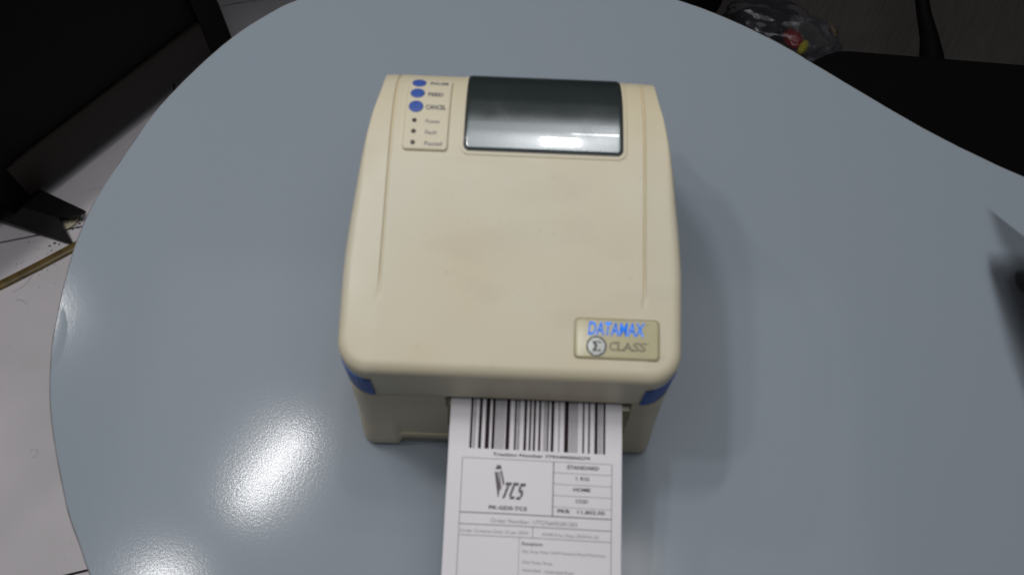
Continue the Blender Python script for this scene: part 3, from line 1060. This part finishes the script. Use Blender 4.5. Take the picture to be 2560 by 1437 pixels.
# steel foot: two sloping channel flanges on the floor
def wedge(name, pts, z0, z1s, parent, material):
    V = [(p[0], p[1], z0) for p in pts] + [(p[0], p[1], z) for p, z in zip(pts, z1s)]
    n = len(pts)
    Fc = [tuple(range(n)), tuple(range(n, 2 * n))] + [(i, (i + 1) % n, n + (i + 1) % n, n + i) for i in range(n)]
    return mesh_obj(name, V, Fc, material, parent, smooth=False)
def flange(name, pts, th):
    V = [Vector(p) for p in pts] + [Vector(p) - Vector((0, 0, th)) for p in pts]
    n = len(pts)
    Fc = [tuple(range(n)), tuple(range(n, 2 * n))] + [(i, (i + 1) % n, n + (i + 1) % n, n + i) for i in range(n)]
    return mesh_obj(name, V, Fc, M_footmetal, desk, smooth=False)
FZ = -0.70
wedge('foot_plate', [(-1.0515, 0.6907), (-0.8537, 0.6361), (-0.7631, 0.5967), (-0.776, 0.5862), (-0.8054, 0.5799), (-0.9181, 0.6111), (-1.0359, 0.6437)], ZF + 0.0205,
      [-0.708, -0.710, -0.712, -0.712, -0.712, -0.710, -0.708], desk, M_footdark)
wedge('foot_flange', [(-1.039, 0.6462), (-0.9208, 0.6135), (-0.8079, 0.5822), (-0.801, 0.5726), (-0.7781, 0.5396), (-0.7944, 0.5428), (-0.9097, 0.5766), (-1.0265, 0.6085)], ZF + 0.0005,
      [-0.711, -0.7115, -0.713, -0.716, -0.734, -0.735, -0.727, -0.722], desk, M_footmetal)

# coil of cable tucked in the foot
coil = empty('cable_coil', (-0.82, 0.59, ZF))
sset(coil, label='small coil of cream cable tucked against the steel desk foot', category='cable')
for k in range(4):
    r = 0.009 + 0.0050 * k
    pts = [(-0.811 + r * math.cos(a), 0.593 + r * math.sin(a) * 0.95, ZF + 0.0028 + 0.0012 * math.sin(a * 2 + k)) for a in [math.radians(-130 + 12 * i) for i in range(15)]]
    Vv, Ff = tube(pts, 0.0022, 8)
    mesh_obj('cable_loop', Vv, Ff, M_cable, coil)

# brown-gold strip on the floor
pts = []
for i in range(30):
    t = i / 29
    x = -0.99 + 0.36 * t
    y = 0.385 + 0.62 * (x + 0.99) + 0.42 * (x + 0.99) ** 2
    pts.append((x, y, ZF + 0.0035))
Vv, Ff = tube(pts, 0.0088, 10, 0.40)
strip = mesh_obj('cable_cover', Vv, Ff, M_hose)
sset(strip, label='brown-gold flat strip curving over the white tiles', category='strip')

# ------------------------------------------------------------------ chairs
def rounded_slab(w, d, h, r, n=10, crown=0.008):
    ol = []
    for cx, cy, a0 in ((w / 2 - r, d / 2 - r, 0), (-w / 2 + r, d / 2 - r, 90), (-w / 2 + r, -d / 2 + r, 180), (w / 2 - r, -d / 2 + r, 270)):
        for i in range(n + 1):
            a = math.radians(a0 + 90 * i / n)
            ol.append((cx, cy, math.cos(a), math.sin(a)))
    V, Fc = [], []
    m_ = len(ol)
    prof = [(-0.012, 0.0), (0.0, 0.012), (0.0, h - 0.016), (-0.006, h - 0.005), (-0.02, h), (-0.06, h + crown * 0.6)]
    for off, z in prof:
        for cx, cy, ca, sa in ol:
            V.append((cx + (r + off) * ca, cy + (r + off) * sa, z))
    for j in range(len(prof) - 1):
        for i in range(m_):
            Fc.append((j * m_ + i, j * m_ + (i + 1) % m_, (j + 1) * m_ + (i + 1) % m_, (j + 1) * m_ + i))
    Fc.append(tuple(range(m_)))
    Fc.append(tuple((len(prof) - 1) * m_ + i for i in range(m_)))
    return V, Fc

def chair(loc, rz, label):
    """seat centre at origin, backrest on +x, splayed legs"""
    root = empty('chair', loc)
    root.rotation_euler = (0, 0, rz)
    sset(root, label=label, category='chair', group='black chairs around the table')
    def child(name, V, Fc, material, sharp=40):
        o = mesh_obj(name, V, Fc, material, None, True, sharp)
        o.parent = root
        return o
    V, Fc = rounded_slab(0.42, 0.42, 0.06, 0.07)
    child('seat', [(x, y, z - 0.06) for x, y, z in V], Fc, M_chair)
    V, Fc = rounded_slab(0.42, 0.40, 0.035, 0.08, crown=0.004)
    child('backrest', [(0.215 + (0.035 - z) + 0.12 * (x + 0.21), y, x + 0.25) for x, y, z in V], Fc, M_chair)
    for s in (-0.13, 0.13):
        Vv, Ff = tube([(0.17, s, -0.05), (0.215, s, -0.03), (0.24, s, 0.03), (0.25, s, 0.12)], 0.012, 10)
        child('back_support', Vv, Ff, M_chair_plastic)
    for sx_ in (-1, 1):
        for sy_ in (-1, 1):
            q = [(sx_ * 0.13, sy_ * 0.13, -0.05), (sx_ * 0.145, sy_ * 0.145, -0.25), (sx_ * 0.155, sy_ * 0.155, ZF - loc[2] + 0.004)]
            Vv, Ff = tube(q, [0.018, 0.015, 0.012], 10)
            child('leg', Vv, Ff, M_chair_plastic)
    for sy_ in (-1, 1):
        q = [(-0.022, sy_ * 0.195, -0.030), (-0.022, sy_ * 0.225, -0.022), (-0.023, sy_ * 0.255, -0.018), (-0.027, sy_ * 0.29, -0.014), (-0.034, sy_ * 0.325, 0.0), (-0.036, sy_ * 0.345, 0.05), (-0.036, sy_ * 0.345, 0.20)]
        Vv, Ff = tube(q, [0.020, 0.0155, 0.0120, 0.0098, 0.0092, 0.0095, 0.011], 10)
        child('arm_support', Vv, Ff, M_chair_plastic)
        V, Fc = rounded_slab(0.24, 0.055, 0.025, 0.026, crown=0.002)
        child('armrest', [(x, y + sy_ * 0.345, z + 0.20) for x, y, z in V], Fc, M_chair_plastic)
    return root

chair((0.575, 0.432, -0.28), math.radians(-3), 'black chair whose seat shows past the right edge of the table')
chair((0.072, 0.915, -0.28), math.radians(95), 'black chair whose seat corner peeks out at the top beside the plastic bag')

# ------------------------------------------------------------------ plastic bag with sweets
bm = bmesh.new()
bmesh.ops.create_icosphere(bm, subdivisions=5, radius=1.0)
for v in bm.verts:
    p = v.co.copy()
    n1 = noise.noise(p * 2.2 + Vector((3, 1, 7)))
    n2 = abs(noise.noise(p * 5.0 + Vector((1, 9, 2))))
    n3 = abs(noise.noise(p * 11.0))
    k = 1 + 0.16 * n1 - 0.10 * n2 - 0.012 * n3
    v.co = Vector((p.x * 0.124 * k, p.y * 0.072 * k, max(p.z * 0.060 * k, -0.055)))
bag = bm_obj('plastic_bag', bm, M_bag, None, True, 30)
bag.location = (0.500, 1.035, ZF + 0.062)
bag.rotation_euler = (0, 0, math.radians(-20))
sset(bag, label='crumpled clear plastic bag on the floor behind the table', category='bag')
def blob(name, loc, s, rot, material, label, cat, amp=0.12, seed=0):
    bm = bmesh.new()
    bmesh.ops.create_icosphere(bm, subdivisions=4, radius=1.0)
    R3 = Matrix.Rotation(rot, 3, 'Z')
    for v in bm.verts:
        p = v.co.copy()
        k = 1 + amp * noise.noise(p * 2.5 + Vector((seed, 2, 5)))
        v.co = R3 @ Vector((p.x * s[0] * k, p.y * s[1] * k, p.z * s[2] * k))
    o = bm_obj(name, bm, material, None, True, 60)
    o.location = loc
    sset(o, label=label, category=cat)
    return o
blob('sweet', (0.537, 1.040, -0.690), (0.017, 0.025, 0.014), 0.4, M_red, 'glossy red wrapped sweet inside the clear bag', 'sweet', 0.2, 1)
blob('sweet', (0.5535, 1.018, -0.688), (0.009, 0.019, 0.010), -0.5, M_yellow, 'yellow wrapped sweet beside the red one in the bag', 'sweet', 0.1, 4)
blob('packet', (0.465, 1.075, -0.700), (0.070, 0.045, 0.030), 0.2, M_pack, 'dark packet lying inside the clear plastic bag', 'packet', 0.25, 8)
